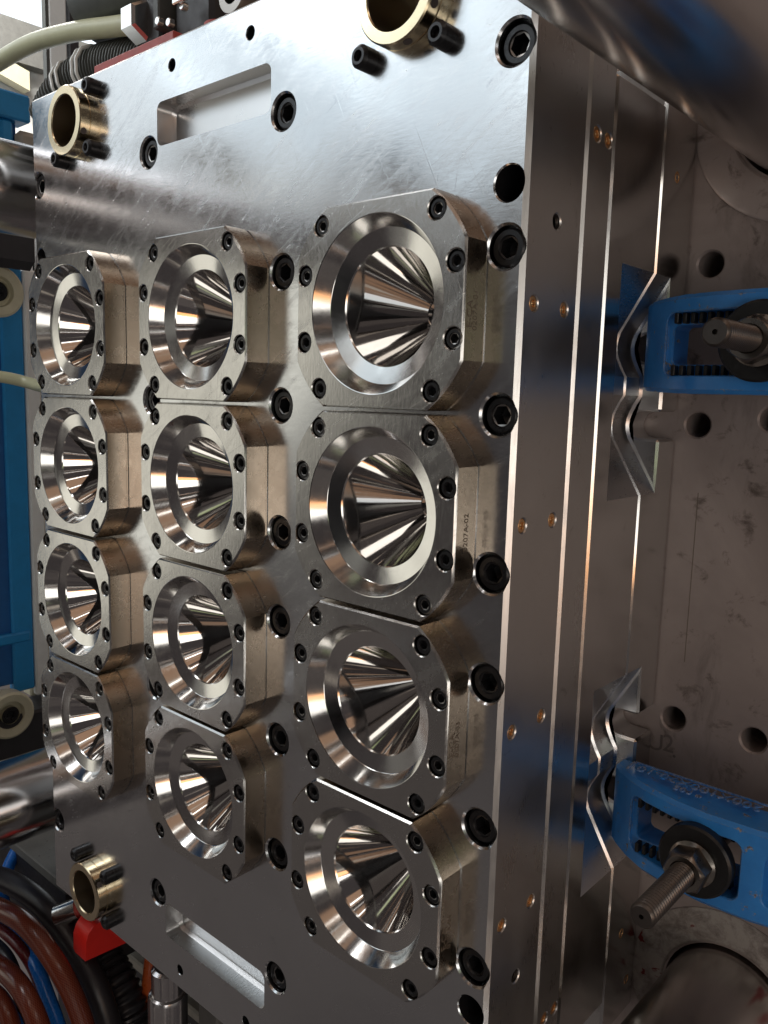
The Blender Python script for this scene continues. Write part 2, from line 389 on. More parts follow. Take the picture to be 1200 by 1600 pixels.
def tube(pts, r, seg=14, uv=False, name='tube', mat='rubber', ribs=None):
    """smooth tube through points (Catmull-Rom)"""
    P = [Vector(p) for p in pts]; Q = [P[0]*2-P[1]] + P + [P[-1]*2-P[-2]]; path = []
    for k in range(1, len(Q)-2):
        for i in range(10):
            t = i/10; a, b, c, d = Q[k-1], Q[k], Q[k+1], Q[k+2]
            path.append(0.5*((2*b)+(c-a)*t+(2*a-5*b+4*c-d)*t*t+(3*b-a-3*c+d)*t**3))
    path.append(P[-1])
    if ribs:
        L = [0]
        for i in range(1, len(path)): L.append(L[-1]+(path[i]-path[i-1]).length)
        n = int(L[-1]/ribs*4); np_ = []; j = 0
        for i in range(n+1):
            s = L[-1]*i/n
            while j < len(L)-2 and L[j+1] < s: j += 1
            f = (s-L[j])/max(L[j+1]-L[j], 1e-9); np_.append(path[j].lerp(path[j+1], f))
        path = np_
    rings = []; up = Vector((0, 0, 1)); acc = 0; us = []
    tprev = None; nrm = None
    for i, p in enumerate(path):
        t = (path[min(i+1, len(path)-1)]-path[max(i-1, 0)]).normalized()
        if nrm is None:
            nrm = t.cross(up); nrm = (nrm if nrm.length > 1e-3 else t.cross(Vector((1, 0, 0)))).normalized()
        else:
            nrm = (nrm - t*nrm.dot(t)).normalized()
        bn = t.cross(nrm)
        rr = r*(1.0 if (not ribs or i % 4 < 2) else 0.86)
        rings.append([tuple(p+(nrm*math.cos(2*PI*q/seg)+bn*math.sin(2*PI*q/seg))*rr) for q in range(seg)])
        if i: acc += (p-path[i-1]).length
        us.append(acc)
    vf = loft(rings)
    me = mesh(name, vf, mat, 50)
    if uv:
        lay = me.uv_layers.new(name='UVMap')
        for pl in me.polygons:
            for li in pl.loop_indices:
                vi = me.loops[li].vertex_index; k, q = divmod(vi, seg)
                lay.data[li].uv = (q/seg*1.0, us[k]*0.35/(r*2)*0.25/0.5)
    return me
def boolean(base, cutters, mat, smooth=35, bevel=0.0):
    b = place('tmp_base', mesh('tmp', base, None, 0)); cs = []
    for cutter in (cutters if isinstance(cutters, list) else [cutters]):
        c = place('tmp_cut', mesh('tmp', cutter, None, 0)); cs.append(c)
        md = b.modifiers.new('b', 'BOOLEAN'); md.operation = 'DIFFERENCE'; md.solver = 'EXACT'; md.object = c
    if bevel:
        bv = b.modifiers.new('v', 'BEVEL'); bv.width = bevel*S; bv.segments = 1; bv.limit_method = 'ANGLE'; bv.angle_limit = R(50); bv.use_clamp_overlap = False
    dg = bpy.context.evaluated_depsgraph_get()
    me = bpy.data.meshes.new_from_object(b.evaluated_get(dg))
    bpy.data.objects.remove(b)
    for c in cs: bpy.data.objects.remove(c)
    me.materials.clear()
    return finish(me, mat, smooth)
def text_mesh(txt, size, extrude, mat):
    cu = bpy.data.curves.new('t', 'FONT'); cu.body = txt; cu.size = size*S; cu.extrude = extrude*S; cu.align_x = 'CENTER'; cu.align_y = 'CENTER'
    o = bpy.data.objects.new('t', cu); COL.objects.link(o)
    dg = bpy.context.evaluated_depsgraph_get()
    me = bpy.data.meshes.new_from_object(o.evaluated_get(dg)); bpy.data.objects.remove(o)
    me.materials.clear(); me.materials.append(M[mat]); return me
def oriented(o, xdir, updir, loc):
    x = Vector(xdir).normalized(); u = Vector(updir).normalized(); n = x.cross(u)
    o.matrix_local = Matrix(((x.x, u.x, n.x, loc[0]*S), (x.y, u.y, n.y, loc[1]*S), (x.z, u.z, n.z, loc[2]*S), (0, 0, 0, 1)))

# ------------------------------------------------------------------ the mould: plates
H = 0.16; XR = 2.21; ZT = 3.2
Y1, Y2, Y3, YP = 0.655, 0.92, 1.495, 1.935
CX = (-1.488, 0.0, 1.485); CZ = (1.5, 0.5, -0.5, -1.5)
big = [(2.115, z) for z in (2.572, 1.733, 1.0, 0.271, -0.258, -0.987, -1.728)]
mid = [(0.648, z) for z in (2.572, 1.733, 1.0, 0.271, -0.258, -0.987, -1.728, -2.56)] + [(-0.645, 2.57), (-0.645, -2.56), (-0.645, 1.0), (-0.645, -0.99), (-2.13, 2.57), (-2.12, -2.56), (2.115, -2.56)]
blind = [(2.117, 2.0), (2.117, -1.965), (-2.13, 2.03)]
small = [(0.367, 3.037), (-0.38, 3.037), (-0.376, -3.04), (0.36, -3.03)]
BX, BZ = 1.52, 2.9
def cbore(r, y, depth, ch=0.010, seg=40):
    return lathe([(r+ch+0.02, y-0.02), (r+ch, y), (r, y+ch), (r, y+depth)], seg, True, True)
def rrect(x0, x1, z0, z1, r, n=8):
    out = []
    for cx, cz, a0 in ((x1-r, z1-r, 0), (x0+r, z1-r, 90), (x0+r, z0+r, 180), (x1-r, z0+r, 270)):
        for i in range(n+1):
            a = R(a0+90*i/n); out.append((cx+r*math.cos(a), cz+r*math.sin(a)))
    return out
cut = [move(cbore(0.094, H, 0.20), (x, 0, z)) for x, z in big+mid]
cut += [move(cbore(0.077, H, 0.30, 0.006), (x, 0, z)) for x, z in blind]
cut += [move(cbore(0.036, H, 0.25, 0.004, 24), (x, 0, z)) for x, z in small]
cut += [move(lathe([(0.40, 0.1), (0.40, 0.2), (0.32, 0.22), (0.15, 0.60)], 40, True, True), (x, 0, z)) for x in CX for z in CZ]
cut += [move(lathe([(0.20, 0.1), (0.20, 0.60)], 40, True, True), (x, 0, z)) for x, z in ((-BX, BZ), (-BX, -BZ), (BX, BZ))]
for z0, z1 in ((2.588, 2.85), (-2.85, -2.588)):
    o1 = rrect(-0.545, 0.545, z0, z1, 0.05)
    cut.append(loft([[(x, H-0.05, z) for x, z in o1], [(x, H+0.11, z) for x, z in o1], [(x*0.975, H+0.135, (z-(z0+z1)/2)*0.87+(z0+z1)/2) for x, z in o1]]))
side_plug = [(0.262, z) for z in (1.497, 0.498, -0.5, -1.505)] + [(0.53, z) for z in (1.494, 0.499, -0.495, -1.5)]
side_hole = [(0.42, 1.872), (0.42, -1.868)]
def xcut(r, depth, y, z, ch=0.006):
    return move(lathe([(r+ch+0.02, 0.02), (r+ch, 0), (r, -ch), (r, -depth)], 24, True, True, ax='X'), (XR, y, z))
cut += [xcut(0.034, 0.02, y, z) for y, z in side_plug] + [xcut(0.034, 0.2, y, z) for y, z in side_hole]

front = thing('mould_front_plate', 'large ground steel front plate of the mould carrying the cavity blocks', 'mould plate', (0, H, 0))
me = boolean(box(-XR, XR, H, Y1-0.002, -ZT, ZT, 0.021), join(*cut), 'plate', 30)
# the milled edge faces carry the side finish
me.materials.append(M['side']); me.materials.append(M['pocket']); me.materials.append(M['black'])
for p in me.polygons:
    c = p.center/S
    if abs(c.x) > XR-0.012 or abs(c.z) > ZT-0.012: p.material_index = 1
    elif any(math.hypot(c.x-x, c.z-z) < 0.083 for x, z in blind) and c.y > H+0.012: p.material_index = 3  # blind hole walls coloured black to stand for the shade inside
    elif abs(c.x) < 0.56 and 2.57 < abs(c.z) < 2.87 and c.y > H+0.004: p.material_index = 2
place('plate_body', me, front, (0, -H, 0))
bigm = screw_meshes('cap_screw', 0.086, 0.0, 0.12, 0.041, 0.08, 0.010)
for i, (x, z) in enumerate(big+mid):
    place('cap_screw', random.choice(bigm), front, (x, 0.018+0.012*random.random(), z), (0, random.random()*6.28, 0))
plugm = mesh('pipe_plug', move(lathe([(0.033, -0.02), (0.033, -0.003), (0.029, 0.0), (0.018, 0.0), (0.016, -0.004), (0.016, -0.016), (0.002, -0.018)], 20, True, True, ax='X'), (0, 0, 0)), 'copper', 30)
for y, z in side_plug: place('pipe_plug', plugm, front, (XR-0.004, y-H, z))
hol = mesh('thread', lathe([(0.0335, -0.19), (0.0335, -0.03)] + [(0.0335 if i % 2 else 0.028, -0.03+0.004*i) for i in range(1, 7)], 20, True, False, ax='X'), 'thread', 0)
for y, z in side_hole: place('thread', hol, front, (XR, y-H, z))

def plain_plate(name, label, y0, y1, zt, plugs):
    t = thing(name, label, 'mould plate', (0, y0, 0))
    if plugs: m = boolean(box(-XR, XR, y0, y1, -zt, zt, 0.017), join(*[xcut(0.036, 0.02, y, z) for y, z in plugs]), 'side', 30)
    else: m = mesh(name, box(-XR, XR, y0, y1, -zt, zt, 0.017), 'side', 30)
    place('plate_body', m, t, (0, -y0, 0))
    for y, z in plugs: place('pipe_plug', plugm, t, (XR-0.004, y-y0, z)).scale = (1, 1.08, 1.08)
    return t
plain_plate('mould_plate', 'narrow steel plate right behind the front plate, with paired copper plugs', Y1, Y2-0.002, ZT, [(0.749, 2.326), (0.862, 2.323), (0.859, -2.31), (0.749, -2.31)])

# clamp pockets: a W-shaped floor milled into the right side of the two rear plates
half = [(0.0, 0.133), (0.052, 0.133), (0.10, 0.162), (0.15, 0.186), (0.19, 0.199), (0.225, 0.203), (0.26, 0.199), (0.30, 0.186), (0.34, 0.162), (0.615, 0.0)]   # (distance from the pocket's middle, depth)
def pocket_outline(zc, grow=0.0):
    up = [(XR-d, zc+s) for s, d in half]; dn = [(XR-d, zc-s) for s, d in half[1:]]
    pts = [(XR+0.2, zc+0.615+0.0)] + up[::-1] + dn + [(XR+0.2, zc-0.615)]
    return pts
PZ = (1.163, -1.127)
def slot_out(zc):
    out = [(XR+0.2, zc+0.08)]
    for i in range(13):
        a = R(90+180*i/12); out.append((XR-0.116+0.08*math.cos(a), zc+0.08*math.sin(a)))
    return out + [(XR+0.2, zc-0.08)]
SL = [PZ[0]+0.222, PZ[0]-0.222, PZ[1]+0.222, PZ[1]-0.222]
def rear_plate(name, label, y0, y1, zt, cutters, plugs):
    t = thing(name, label, 'mould plate', (0, y0, 0))
    m = boolean(box(-XR, XR, y0, y1, -zt, zt), cutters, 'side_fine', 25, bevel=0.015)
    m.materials.append(M['pocket'])
    for p in m.polygons:
        c = p.center/S
        if c.x > 1.9 and c.x < XR-0.012 and any(abs(c.z-q) < 0.7 for q in PZ) and y0+0.005 < c.y < y1-0.005: p.material_index = 1
    place('plate_body', m, t, (0, -y0, 0))
    for y, z in plugs: place('pipe_plug', plugm, t, (XR+0.002, y-y0, z))
    return t
rear_plate('mould_plate', 'third steel mould plate, shorter than the front ones, with clamp pockets in its side', Y2, Y3-0.002, 2.65,
           [prism(pocket_outline(z), 1.09, 1.9) for z in PZ], [])
rear_plate('mould_plate', 'rearmost steel mould plate lying on the machine platen, half cut by clamp pockets', Y3, YP, 2.9,
           [prism(pocket_outline(z), 1.2, 1.70) for z in PZ] + [prism(slot_out(z), 1.65, 2.2) for z in SL], [(1.69, 2.32), (1.69, -2.273), (1.82, -2.665)])

# ------------------------------------------------------------------ cavity blocks
BR, BW, BH = 0.596, 0.535, 0.490
out = []
a0 = math.atan2(math.sqrt(BR**2-BW**2), BW); a1 = math.atan2(BH, math.sqrt(BR**2-BH**2))
for q, (s, e) in enumerate(((a0, a1), (PI-a1, PI-a0), (PI+a0, PI+a1), (2*PI-a1, 2*PI-a0))):
    for i in range(13): a = s+(e-s)*i/12; out.append((BR*math.cos(a), BR*math.sin(a)))
def block_prism():
    ch = 0.010
    r0 = [(x*(1-ch/0.55), 0.0, z*(1-ch/0.55)) for x, z in out]
    g = [(x*0.991, z*0.991) for x, z in out]
    return loft([r0, [(x, ch, z) for x, z in out], [(x, H-0.010, z) for x, z in out], [(x, H-0.005, z) for x, z in g], [(x, H+0.004, z) for x, z in g]])
pat = [(sx*0.365, sz*0.401) for sx in (1, -1) for sz in (1, -1)] + [(sx*0.479, sz*0.167) for sx in (1, -1) for sz in (1, -1)]
bcut = [lathe([(0.424, -0.1), (0.424, 0.4)], 160, True, True)] + [move(cbore(0.051, 0.0, 0.10, 0.005, 32), (x, 0, z)) for x, z in pat]
body_me = boolean(block_prism(), join(*bcut), 'block', 20)
body_me.materials.append(M['block_side'])
for p in body_me.polygons:
    c = p.center/S
    if abs(p.normal.y) < 0.3 and (abs(c.x) > 0.52 or abs(c.z) > 0.47 or math.hypot(c.x, c.z) > 0.58): p.material_index = 1
ring_me = mesh('cavity_ring', lathe([(0.4237, 0.12), (0.4237, 0.0015), (0.4205, 0.0025), (0.3735, 0.083), (0.3715, 0.085), (0.2885, 0.1035), (0.283, 0.1115)], 160), 'ring', 14)
CY = 0.1115
cone_me = mesh('cavity_cone', lathe([(0.283, CY)] + [(0.283+(0.075-0.283)*k/8, CY+0.400*k/8) for k in range(1, 9)] + [(0.070, 0.5135), (0.070, 0.520)], 160), 'mirror', 30)
tip_me = mesh('cavity_tip', lathe([(r_, y_+0.110) for r_, y_ in ((0.0705, 0.400), (0.060, 0.416), (0.064, 0.426), (0.050, 0.424), (0.046, 0.440), (0.050, 0.448), (0.034, 0.446), (0.030, 0.462), (0.018, 0.455), (0.012, 0.468), (0.002, 0.462))], 14, False, True), 'mirror', 12)
bolt_me = screw_meshes('cap_screw', 0.0455, 0.0, 0.07, 0.0205, 0.035, 0.006)
cols = ('left column', 'middle column', 'right column'); rows = ('top', 'second', 'third', 'bottom')
for ci, x in enumerate(CX):
    for ri, z in enumerate(CZ):
        rowtxt = {0: 'topmost block of the ', 1: 'second block from the top in the ', 2: 'third block from the top in the ', 3: 'lowest block of the '}[ri]
        t = thing('cavity_block', 'steel cavity block with polished conical hollow, ' + rowtxt + cols[ci], 'cavity block', (x, H, z), 'cavity blocks on the front plate')
        place('block_body', body_me, t, (0, -H, 0)); rg = place('cavity_ring', ring_me, t, (0, -H, 0)); cn = place('cavity_cone', cone_me, t, (0, -H, 0)); place('cavity_tip', tip_me, cn)
        for bx_, bz_ in pat: place('cap_screw', random.choice(bolt_me), t, (bx_, -H+0.008+0.006*random.random(), bz_), (0, random.random()*6.28, 0))
        if ci == 2:
            for k, (txt, yy, zz, sz) in enumerate((('E-CA', 0.045, 0.0, 0.055), ('0207A-0%d' % (ri+1), 0.085, 0.02, 0.045))):
                if k == 0 and ri in (1,): continue
                o = place('marking', text_mesh(txt, sz, 0.0006, 'etch'), t)
                oriented(o, (0, 0, 1), (0, -1, 0), (BW+0.0007, yy-H, zz-0.06))

# ------------------------------------------------------------------ guide bushings with their retaining screws
bush_me = mesh('bushing_ring', lathe([(0.168, 0.55), (0.168, 0.008), (0.174, 0.0), (0.224, 0.0), (0.231, 0.007), (0.231, 0.068), (0.226, 0.071), (0.226, 0.077), (0.231, 0.080), (0.231, 0.13), (0.20, 0.13), (0.20, 0.55)], 72, closed=True), 'bronze', 35)
bush_me.materials.append(M['bore'])
for p in bush_me.polygons:
    if math.hypot(p.center.x, p.center.z)/S < 0.1695 and p.center.y/S > 0.02: p.material_index = 1
scr_me = mesh('retaining_screw', bolt(0.056, 0.0, 0.13, 0.020, 0.03, 0.016), 'black', 40)
oil_me = mesh('oil_hole', lathe([(0.022, 0.0), (0.022, 0.002)], 16, True, True), 'ink', 0)
for (bx_, bz_), lab, scr in (((-BX, BZ), 'bronze guide bushing near the upper left corner of the front plate', ((0.245, 0.19), (0.245, -0.21), (-0.205, -0.215))),
                             ((-BX, -BZ), 'bronze guide bushing near the lower left corner, above the red stop', ((-0.205, 0.215), (0.245, 0.21), (0.25, -0.165))),
                             ((BX, BZ), 'bronze guide bushing cut by the upper picture edge, beside the tie bar', ((-0.245, -0.215), (0.225, -0.225)))):
    t = thing('guide_bushing', lab, 'bushing', (bx_, H, bz_), 'bronze guide bushings')
    place('bushing_ring', bush_me, t, (0, -0.11, 0))
    for sx, sz in scr: place('retaining_screw', scr_me, t, (sx, -0.085, sz), (0, random.random()*6, 0))
    for a in (-25, 35, -75):
        o = place('oil_hole', oil_me, t); d = Vector((math.cos(R(a)), 0, math.sin(R(a))))
        oriented(o, (0, 1, 0), d, (d.x*0.2305, -0.075, d.z*0.2305))

# ------------------------------------------------------------------ machine platen, tie bars
TX, TZ0, TZ1, TR = 2.80, 2.66, -2.60, 0.365
platen = thing('machine_platen', 'oily brown steel machine platen with bolt holes behind the mould', 'platen', (0, YP, 0))
pholes = [(2.341, 1.872), (2.342, 0.95), (2.338, -0.875), (2.818, -0.869), (2.76, 1.0)]
pc = [move(lathe([(0.11, -0.02), (0.084, 0.0), (0.0735, 0.012), (0.0735, 0.4)], 32, True, True), (x, YP, z)) for x, z in pholes]
pc += [move(lathe([(TR+0.02, -0.1), (TR+0.02, 0.5)], 48, True, True), (x, YP, z)) for x in (TX,) for z in (TZ0, TZ1)]
pm = boolean(box(-3.5, 4.6, YP, YP+1.6, -3.7, 3.7, 0.03), join(*pc), 'platen', 30)
place('platen_body', pm, platen, (0, -YP, 0))
col_me = lathe([(TR+0.035, 0.0), (TR+0.035, -0.008), (TR+0.045, -0.014), (0.59, -0.014), (0.605, -0.006), (0.605, 0.003)], 64)
for z in (TZ0, TZ1): place('tie_bar_collar', mesh('tie_bar_collar', col_me, 'collar' if z < 0 else 'platen', 30), platen, (TX, 0, z))
for q, (txt, u, v) in enumerate((('U', 1024, 1160), ('2', 1044, 1163), ('.', 1054, 1172))):
    o = place('marker_writing', text_mesh(txt, 0.16, 0.0005, 'ink'), platen)
    p = at(u, v, Y=YP); oriented(o, (1, 0, 0.05), (0, 0, 1), (p.x, -0.0015, p.z))
p, q = at(1091, 770, Y=YP), at(1073, 1035, Y=YP)
part('scribe_line', box(p.x-0.002, p.x+0.002, -0.001, 0.01, q.z, p.z), 'etch', platen, 0)
bar_me = mesh('tie_bar', lathe([(TR-0.02, -10.1), (TR, -10.08), (TR, 2.2)], 96, True, True), 'bar', 30)
near_me = mesh('tie_bar', lathe([(TR-0.02, -10.1), (TR, -10.08), (TR, 2.2)], 96, True, True), 'bar_near', 30)
for x, z, lab in ((TX, TZ0, 'thick polished tie bar crossing the upper right corner'), (TX, TZ1, 'thick polished tie bar in the lower right corner'),
                  (-TX, TZ0, 'polished tie bar at the upper left behind the mould'), (-TX, TZ1, 'polished tie bar at the lower left with a red reflection')):
    tag(place('tie_bar', bar_me if x < 0 else near_me, None, (x, 0, z)), lab, 'tie bar', 'machine tie bars')

# the moving platen at the far end of the tie bars, seen only as dark reflections in the polished steel
mv = place('moving_platen', mesh('moving_platen', box(-3.5, 3.5, -11.5, -10.0, -3.7, 3.7, 0.05), 'dark', 30)); mv['kind'] = 'structure'
# ------------------------------------------------------------------ clamps
def clamp(label, zc, sx, stip, flip):
    t = thing('mould_clamp', label, 'clamp', (2.16, 1.65, zc), 'blue mould clamps')
    base = Vector((2.16, 1.65, zc))
    frontc = [(2.135, 1.61), (2.15, 1.575), (2.20, 1.525), (2.30, 1.448), (2.42, 1.385), (2.60, 1.332), (2.80, 1.308), (3.05, 1.318), (3.30, 1.37), (3.55, 1.47), (3.70, 1.60), (3.74, YP)]
    backc = [(3.50, YP), (3.46, 1.75), (3.30, 1.655), (3.05, 1.605), (2.80, 1.595), (2.60, 1.612), (2.42, 1.648), (2.30, 1.675), (2.20, 1.69), (2.135, 1.69)]
    prof = frontc + backc
    hw = lambda x: 0.246 + 0.012*max(0.0, min(1.0, (x-2.14)/0.25))
    b = 0.022
    def ring(z, ins):
        cx = sum(p[0] for p in prof)/len(prof)
        o = []
        n = len(prof)
        for i, (x, y) in enumerate(prof):
            p0, p2 = prof[i-1], prof[(i+1) % n]
            d = Vector((p2[0]-p0[0], p2[1]-p0[1])).normalized(); nn = Vector((-d.y, d.x))
            w = z*hw(x) if abs(z) == 1 else (z/abs(z))*(hw(x)-b)
            o.append((x+nn.x*ins, y+nn.y*ins, zc+w))
        return o
    body = loft([ring(-1, b*1.0), ring(-0.9, 0), ring(0.9, 0), ring(1, b*1.0)])
    ym = 1.6
    cuts = [prism(rrect(2.325, 2.985, zc-0.165, zc+0.165, 0.05), 1.2, 1.455), prism(rrect(2.36, 2.95, zc-0.105, zc+0.105, 0.03), 1.3, 1.9),
            prism(rrect(3.10, 3.42, zc-0.15, zc+0.15, 0.06), 1.2, 1.50), prism(rrect(3.14, 3.38, zc-0.09, zc+0.09, 0.04), 1.3, 1.9)]
    bm_ = boolean(body, cuts, 'blue', 38, bevel=0.006)
    bo = place('clamp_body', bm_, t, tuple(-base))
    rib = mesh('tooth', box(-0.011, 0.011, -0.055, 0.0, -0.028, 0.028, 0.004), 'washer', 30)
    for sgn in (1, -1):
        for k in range(13):
            place('tooth', rib, bo, (2.385+0.044*k, 1.458, zc+sgn*0.137))
    if flip:
        for txt, dx, dy, sz in (('200X100X70-10', 0.0, 0.0, 0.105), ('* F05', -0.02, -0.085, 0.075)):
            o = place('raised_lettering', text_mesh(txt, sz, 0.004, 'blue'), bo)
            oriented(o, (-1, 0.02, 0), (0, -1, 0), (2.66+dx, 1.525+dy, zc+0.290))
        o = place('raised_frame', mesh('raised_frame', join(box(2.26, 3.06, 1.578, 1.588, zc+0.286, zc+0.296), box(2.26, 2.27, 1.47, 1.588, zc+0.286, zc+0.296)), 'blue', 0), bo)
    # stud with rolled thread, nut and washer
    n = int((1.24-stip)/0.023); pr = [(0.002, -0.0), (0.012, 0.0), (0.012, 0.0)]
    pr = [(0.010, stip+0.03), (0.012, stip), (0.052, stip), (0.060, stip+0.008)]
    y = stip+0.012
    for k in range(n): pr += [(0.0645, y+k*0.023+0.004), (0.0645, y+k*0.023+0.009), (0.0565, y+k*0.023+0.018)]
    pr += [(0.0635, 1.30), (0.0635, 2.3)]
    part('stud', lathe(pr, 32, True, True), 'thread', t, 25, (sx-base.x, -base.y, 0))
    part('washer', lathe([(0.068, 1.26), (0.068, 1.245), (0.186, 1.245), (0.198, 1.257), (0.198, 1.315), (0.068, 1.315)], 48, closed=True), 'washer', t, 30, (sx-base.x, -base.y, 0))
    seg = 36; A = [2*PI*i/seg for i in range(seg)]
    circ = lambda rr, yy: [(rr*math.cos(a), yy, rr*math.sin(a)) for a in A]
    hx = lambda s, yy, mx=9: [(min(hexr(a, s), mx)*math.cos(a), yy, min(hexr(a, s), mx)*math.sin(a)) for a in A]
    part('nut', loft([circ(0.066, 1.243), circ(0.066, 1.10), circ(0.070, 1.095), circ(0.094, 1.095), hx(0.100, 1.108, 0.106), hx(0.100, 1.118), hx(0.100, 1.215), circ(0.125, 1.225), circ(0.125, 1.243)], closed=True), 'nut', t, 28, (sx-base.x, -base.y, 0), (0, R(18 if flip else 5), 0))
    return t
clamp('blue slotted clamp in the upper pocket, its stud pointing at the viewer', 1.385, 2.865, 0.67, False)
clamp('scuffed blue slotted clamp in the lower pocket with raised lettering on top', -1.36, 2.77, 0.60, True)

# ------------------------------------------------------------------ left of the mould: machine guard, rollers, rail
g = thing('machine_guard', 'blue sheet metal machine guard with white edge strip at the left', 'machine guard', (-5.0, 1.0, -2.6))
def gp(name, vf, mat): return part(name, vf, mat, g, 30, (5.0, -1.0, 2.6))
gp('panel', box(-5.06, -5.0, -1.5, 1.20, -2.35, 2.5, 0.01), 'guard_dark')
gp('panel', box(-5.10, -4.96, 1.10, 1.345, -2.45, 2.42, 0.02), 'guard')
gp('edge_strip', box(-5.05, -4.95, 1.352, 1.52, -2.55, 2.32, 0.02), 'white')
gp('back_panel', box(-5.3, -5.1, 1.35, 2.4, -2.6, 2.2, 0.02), 'cream')
gp('ledge', box(-5.05, -4.93, -1.5, 1.30, -1.86, -1.74, 0.02), 'guard')
tb = thing('guard_beam', 'blue box beam above the upper left tie bar', 'beam', (-5.0, 1.0, 3.4))
def tp(name, vf, mat): return part(name, vf, mat, tb, 30, (5.0, -1.0, -3.4))
tp('beam_body', box(-5.25, -4.95, -1.5, 1.50, 3.86, 4.14, 0.02), 'guard')
tp('inset_panel', box(-5.2, -5.1, -1.5, 1.40, 2.6, 3.86, 0.01), 'guard_dark')
tp('post', box(-5.09, -4.98, 1.18, 1.32, 2.6, 3.86, 0.03), 'guard')
tp('bracket', box(-5.09, -4.95, 1.345, 1.60, 3.1, 3.78, 0.06), 'beige')
rail = thing('rail_bracket', 'dark steel bracket just under the upper left tie bar', 'bracket', (-4.6, 1.0, 2.5))
part('bracket_plate', join(prism([(-4.8, 2.36), (-4.8, 2.9), (-4.2, 2.9), (-4.2, 2.30), (-4.3, 2.22)][::-1], -1.0, 1.12)), 'dark', rail, 30, (4.6, -1.0, -2.5))
part('bright_edge', box(-4.26, -4.2, 1.125, 1.16, 2.22, 2.75, 0.01), 'shiny', rail, 30, (4.6, -1.0, -2.5))
rail2 = thing('roller_rail', 'dark painted rail under the lower cream roller', 'rail', (-4.8, 0, -3.1))
part('rail_body', box(-5.2, -4.7, -1.5, 1.75, -3.6, -2.62, 0.03), 'dark', rail2, 30, (4.8, 0, 3.1))
part('rail_slot', box(-4.71, -4.694, 1.13, 1.30, -3.17, -3.09, 0.006), 'ink', rail2, 30, (4.8, 0, 3.1))
wheel = lathe([(0.10, 0.0), (0.10, -0.06), (0.15, -0.06), (0.16, 0.0), (0.24, 0.02), (0.265, 0.0), (0.265, -0.16), (0.2, -0.2), (0.1, -0.2)], 48, closed=True, ax='X')
wheel_me = mesh('roller_wheel', wheel, 'cream', 40); axle_me = mesh('axle_screw', [(y, x, z) for x, y, z in bolt(0.10, 0.0, 0.10, 0.045, 0.05, 0.012)[0]] and ([(-y, x, z) for x, y, z in bolt(0.10, 0.0, 0.10, 0.045, 0.05, 0.012)[0]], bolt(0.10, 0.0, 0.10, 0.045, 0.05, 0.012)[1]), 'black', 30)
for (u, v), lab in (((-2, 455), 'cream nylon roller below the dark bracket, cut by the left edge'), ((17, 1118), 'cream nylon roller with black centre screw on the dark rail')):
    p = at(u, v, X=-4.68)
    t = thing('roller', lab, 'roller', tuple(p), 'cream guard rollers')
    place('roller_wheel', wheel_me, t); place('axle_screw', axle_me, t, (0.0, 0, 0))
me = tube([at(-30, 585, X=-3.6), at(10, 590, X=-3.5), at(40, 597, X=-3.4), at(62, 603, X=-3.2), at(80, 606, X=-2.9)], 0.055, name='air_hose', mat='hosecream')
tag(place('air_hose', me), 'thin cream hose running behind the top left cavity block', 'hose')
sh = thing('bed_plate', 'grey worn bed plate below the lower left tie bar', 'bed plate', (-3.3, 0.6, -3.6))
part('base_plate', box(-4.6, -2.62, 0.46, 1.6, -3.62, -3.52, 0.01), 'grey', sh, 30, (3.3, -0.6, 3.6))
part('base_side', box(-4.6, -2.66, 0.48, 1.6, -4.6, -3.625, 0.01), 'dark', sh, 30, (3.3, -0.6, 3.6))
part('screw_head', move(lathe([(0.03, 0.03), (0.03, 0.005), (0.024, 0.0)], 16, False, True), (0, 0, 0)), 'nut', sh, 30, (0.45, 0.10, 0.088), (R(90), 0, 0))

# ------------------------------------------------------------------ lower left: hoses, red stop, frame
def hose(name, pix, r, mat, label, cat='hose', uv=False, ribs=None):
    pts = [at(u, v, Y=y) for u, v, y in pix]
    return tag(place(name, tube(pts, r, 16, uv, name, mat, ribs)), label, cat, 'hoses below the tie bar')
hose('rubber_hose', [(-60, 1366, .15), (0, 1372, .2), (60, 1408, .25), (105, 1462, .3), (150, 1540, .35), (180, 1640, .4), (195, 1720, .4)], 0.105, 'rubber', 'thick black rubber hose arching over the brown ones')
hose('braided_hose', [(-60, 1400, -.1), (0, 1420, -.05), (45, 1450, 0), (90, 1510, .05), (125, 1585, .1), (150, 1680, .1)], 0.088, 'braid', 'brown braided hose, the upper of the two, at the lower left', uv=True)
hose('braided_hose', [(-60, 1490, -.2), (-10, 1505, -.2), (30, 1540, -.2), (60, 1600, -.2), (80, 1680, -.2)], 0.085, 'braid', 'brown braided hose, the lower one, in the lower left corner', uv=True)
hose('rubber_hose', [(-50, 1455, .05), (-5, 1478, .05), (22, 1520, .05), (38, 1600, .05), (45, 1680, .05)], 0.06, 'rubber', 'thin black hose between the two brown braided hoses')
hose('air_tube', [(30, 1320, .55), (12, 1358, .4), (4, 1400, .3), (22, 1455, .18), (52, 1500, .1), (76, 1560, .06), (96, 1620, .05), (108, 1700, .05)], 0.06, 'bluetube', 'blue air tube crossing behind the brown hoses')
hose('air_tube', [(5, 1570, -.05), (28, 1600, -.05), (45, 1680, -.05)], 0.045, 'bluetube', 'short blue air tube at the bottom left corner')
hose('corrugated_hose', [(140, 1480, .7), (165, 1510, .7), (195, 1570, .7), (215, 1660, .7)], 0.20, 'rubber', 'black corrugated conduit below the red stop', ribs=0.07)
hose('oil_tube', [(236, 1495, .95), (230, 1545, .9), (216, 1600, .9), (205, 1660, .9)], 0.06, 'orange', 'thin orange tube under the lower edge of the front plate')
